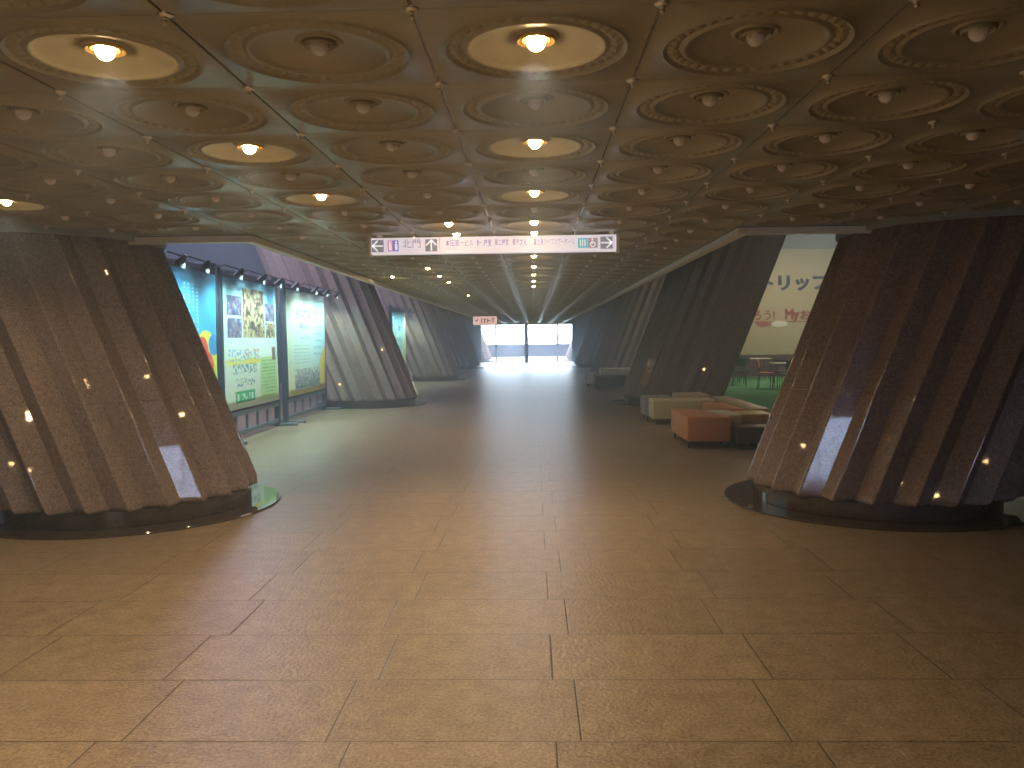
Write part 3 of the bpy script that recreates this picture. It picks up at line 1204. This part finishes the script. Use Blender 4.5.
def clip_lamp():
    t = empty('clip_lamp', (0, 0, 0))
    tag(t, 'black clip lamp', 'spotlight', 'clip lamps over the left banners')
    MB().box(-.03, .05, -.03, .03, -.015, .055, .006).build('clamp', M['black'], t)
    MB().path([(0, 0, .04), (.16, 0, .10), (.40, 0, .02)], .011).build('arm', M['black'], t)
    # shade opens down towards the banner
    ax = Vector((-.55, 0, -.83)).normalized()
    mt = Matrix.Translation((.40, 0, -.02)) @ ax.to_track_quat('Z', 'Y').to_matrix().to_4x4()
    MB().lathe([(0, -.07), (.025, -.07), (.03, -.03), (.045, .0), (.072, .075), (.068, .075), (.042, .004), (0, .0)], 16, mt).build('shade', M['black'], t)
    MB().lathe([(0, .050), (.03, .055), (.055, .045), (.03, .03), (0, .03)], 16, mt).build('lens', M['lens'], t)
    return t


LP = [(9.80, 1, 'black clip lamp above the balloon banner, first one clear of the left pillar'), (10.53, 0, 'black clip lamp above the balloon banner, nearest its right edge'),
      (11.75, 2, 'bright clip lamp above the left edge of the collage banner'), (12.75, 0, 'black clip lamp above the middle of the collage banner'),
      (13.60, 0, 'black clip lamp above the right edge of the collage banner'),
      (14.55, 2, 'bright clip lamp above the left edge of the pale banner'), (15.85, 0, 'black clip lamp above the middle of the pale banner'),
      (16.70, 0, 'black clip lamp above the right part of the pale banner'), (17.55, 2, 'bright clip lamp at the far end of the pale banner')]
proto = clip_lamp()
first = True


def banner_spot(y, power):
    ld = bpy.data.lights.new('clip_lamp_light', 'SPOT')
    ld.energy = power
    ld.color = (0.66, 1.0, 0.95)
    ld.spot_size = math.radians(140)
    ld.spot_blend = 0.7
    ld.shadow_soft_size = .05
    o = bpy.data.objects.new('clip_lamp_light', ld)
    p = Vector((-4.08, y, 2.42))
    o.location = p
    o.rotation_euler = (Vector((-4.5, y, 1.05)) - p).to_track_quat('-Z', 'Y').to_euler()
    C.objects.link(o)


for i, (y, st_, lab) in enumerate(LP):
    o = proto if first else dup(proto, (0, 0, 0))
    first = False
    o.location = (-4.55, y, 2.50)
    o['label'] = lab
    banner_spot(y, 56)
for i, (y, lab) in enumerate(((26.9, 'small clip lamp over the near edge of the far banner'), (27.9, 'small clip lamp over the middle of the far banner'), (28.95, 'bright small clip lamp at the end of the far banner'))):
    o = dup(proto, (-4.55, y, 2.50))
    o['label'] = lab
    o['group'] = 'clip lamps over the far banner'
    banner_spot(y, 56)


# ------------------------------------------------------------------ seats
def seat(poly, z1, m, label, group='low vinyl seats by the green carpet', z0=.09):
    xs = [p[0] for p in poly]
    ys = [p[1] for p in poly]
    cx, cy = (min(xs) + max(xs)) / 2, (min(ys) + max(ys)) / 2
    t = empty('low_seat', (cx, cy, 0))
    tag(t, label, 'seat', group)
    loc = [(x - cx, y - cy) for x, y in poly]
    MB().prism(loc, z0, z1, .022).build('cushion', m, t, 50)
    ins = []
    for x, y in loc:
        d = Vector((x, y))
        ins.append(d * (1 - .09 / max(d.length, .1)))
    MB().prism([(p.x, p.y) for p in ins], z0 - .02, z0 + .01).build('base_frame', M['black'], t)
    for p in ins:
        MB().tube((p.x * .98, p.y * .98, 0), (p.x * .98, p.y * .98, z0 - .01), .016, 10).build('leg', M['black'], t)
    return t


seat([(2.04, 11.05), (2.62, 11.05), (2.62, 11.30), (2.36, 12.34), (2.04, 12.34)], .42, M['v_orange'], 'orange vinyl seat block at the front corner of the seating cluster')
seat([(2.655, 11.28), (2.82, 11.28), (2.82, 12.05), (2.46, 12.05)], .425, M['v_white'], 'ivory wedge seat wedged between the orange block and the yellow seat')
seat([(2.86, 11.62), (3.35, 11.62), (3.35, 12.2), (2.86, 12.2)], .40, M['v_yellow'], 'yellow seat behind the dark brown seat')
seat([(2.66, 10.92), (3.30, 10.92), (3.30, 11.58), (2.86, 11.58), (2.86, 11.24), (2.66, 11.24)], .29, M['v_brown'], 'low dark brown seat right of the orange front block')
seat([(2.78, 12.30), (3.12, 12.30), (3.06, 13.45), (2.72, 13.45)], .42, M['v_orange'], 'smaller orange seat behind the ivory wedge seat')
seat([(3.17, 12.28), (3.48, 12.28), (3.50, 14.95), (3.14, 14.95)], .42, M['v_beige'], 'long beige seat along the edge of the green carpet')
seat([(2.02, 14.10), (3.08, 14.10), (3.08, 14.62), (2.02, 14.62)], .42, M['v_cream'], 'long cream seat behind the orange front block')
seat([(2.55, 14.68), (3.10, 14.68), (3.10, 15.30), (2.55, 15.30)], .47, M['v_tan'], 'tan seat peeking over the long cream seat')
seat([(1.98, 14.80), (2.48, 14.80), (2.48, 15.40), (1.98, 15.40)], .42, M['v_grey'], 'grey seat showing at the left end of the cream seat')
GF = 'far benches beyond the second right pillar'
seat([(1.78, 23.6), (2.85, 23.6), (2.85, 24.5), (1.78, 24.5)], .40, M['v_navy'], 'far dark bench past the second right pillar', GF)
seat([(2.02, 24.75), (2.95, 24.75), (2.95, 25.5), (2.02, 25.5)], .56, M['v_pale'], 'far pale seat standing behind the dark bench', GF)
seat([(1.62, 25.1), (1.92, 25.1), (1.92, 25.7), (1.62, 25.7)], .42, M['v_pale'], 'far small pale seat at the corridor side of the dark bench', GF)

# ------------------------------------------------------------------ lounge tables and chairs on the carpet
M['table_top'] = mat('pale_table_top', (.62, .58, .44), .4)
M['chair_green'] = mat('dark_green_plastic', (.02, .06, .045), .5)
M['chair_red'] = mat('red_orange_plastic', (.52, .10, .05), .5)
M['chair_brown'] = mat('dark_brown_plastic', (.06, .035, .03), .5)
CZ = .014


def table(x, y, label, rot=0.0, w=.75, d=.6):
    t = empty('cafe_table', (x, y, CZ), rot)
    tag(t, label, 'table', 'small tables on the green carpet')
    MB().box(-w / 2, w / 2, -d / 2, d / 2, .68, .71, .008).build('tabletop', M['table_top'], t)
    for sx in (-1, 1):
        for sy in (-1, 1):
            MB().tube((sx * (w / 2 - .05), sy * (d / 2 - .05), 0), (sx * (w / 2 - .06), sy * (d / 2 - .06), .68), .014).build('leg', M['black'], t)


def chair(x, y, label, m, rot=0.0):
    t = empty('cafe_chair', (x, y, CZ), rot)
    tag(t, label, 'chair', 'chairs on the green carpet')
    MB().box(-.21, .21, -.21, .21, .42, .455, .015).build('seat', m, t)
    mt = Matrix.Translation((0, .20, .62)) @ Matrix.Rotation(-.16, 4, 'X')
    MB().box(-.20, .20, -.012, .012, -.03, .20, .01, mt).build('backrest', m, t)
    for sx in (-1, 1):
        MB().tube((sx * .19, -.19, 0), (sx * .18, -.17, .42), .011).build('leg', M['black'], t)
        MB().path([(sx * .19, .22, 0), (sx * .18, .18, .42), (sx * .17, .235, .80)], .011).build('leg', M['black'], t)


table(7.15, 23.3, 'pale cafe table nearest the right pillar on the green carpet', .1, 1.0)
table(6.05, 25.6, 'pale cafe table on the carpet beside the second right pillar', .0, .8)
table(7.55, 28.4, 'pale cafe table at the back near the maroon wall base', .0, .9)
chair(6.45, 23.1, 'chair with a red seat between the two cafe tables', M['chair_red'], 1.2)
chair(6.9, 22.35, 'dark green chair in front of the nearest cafe table', M['chair_green'], PI)
chair(7.25, 24.2, 'dark brown chair behind the nearest cafe table', M['chair_brown'], 0.1)
chair(6.15, 24.9, 'dark green chair in front of the table beside the pillar', M['chair_green'], PI - .2)
chair(5.65, 26.3, 'dark brown chair behind the table beside the pillar', M['chair_brown'], .2)
chair(6.60, 26.4, 'dark green chair against the maroon wall base', M['chair_green'], -.5)

# ------------------------------------------------------------------ big cream board on the far wall
def board():
    t = empty('wall_banner', (8.95, 29.99, .80))
    tag(t, 'large cream banner with navy and red lettering on the far right wall', 'banner')
    MB().box(-2.2, 3.2, -.03, 0.0, 0, 3.75, .006).build('panel', M['sign_board'], t)
    f = -.034
    L = lambda x: x - 8.95
    z = lambda q: q - .80
    text_obj('navy_lettering', 'トリップ', .60, M['navy'], t, (L(9.30), f, z(3.32)), bold=.012, heavy=.022, width=2.40)
    text_obj('red_lettering', 'やろう!', .40, M['red'], t, (L(8.10), f, z(2.19)), heavy=.012, width=1.12)
    text_obj('red_lettering', 'My', .52, M['red'], t, (L(9.26), f, z(2.22)), heavy=.030, width=.52)
    text_obj('red_lettering', 'おや', .38, M['red'], t, (L(9.92), f, z(2.18)), heavy=.016)
    MB().box(L(7.2), L(10.4), f - .001, f + .003, z(1.955), z(1.985)).build('underline', M['red'], t, smooth=0)
    MB().ball((L(8.28), f, z(1.90)), .30, 14, 8, (1.0, .01, .34)).build('red_blot', M['pinkred'], t)
    MB().ball((L(8.82), f - .002, z(1.90)), .30, 14, 8, (1.0, .01, .36)).build('white_blot', M['white'], t)
    MB().box(L(8.74), L(8.90), f - .001, f + .003, z(2.06), z(2.36)).build('pink_block', mat('faded_pink', (.60, .40, .34), .6), t, smooth=0)


board()
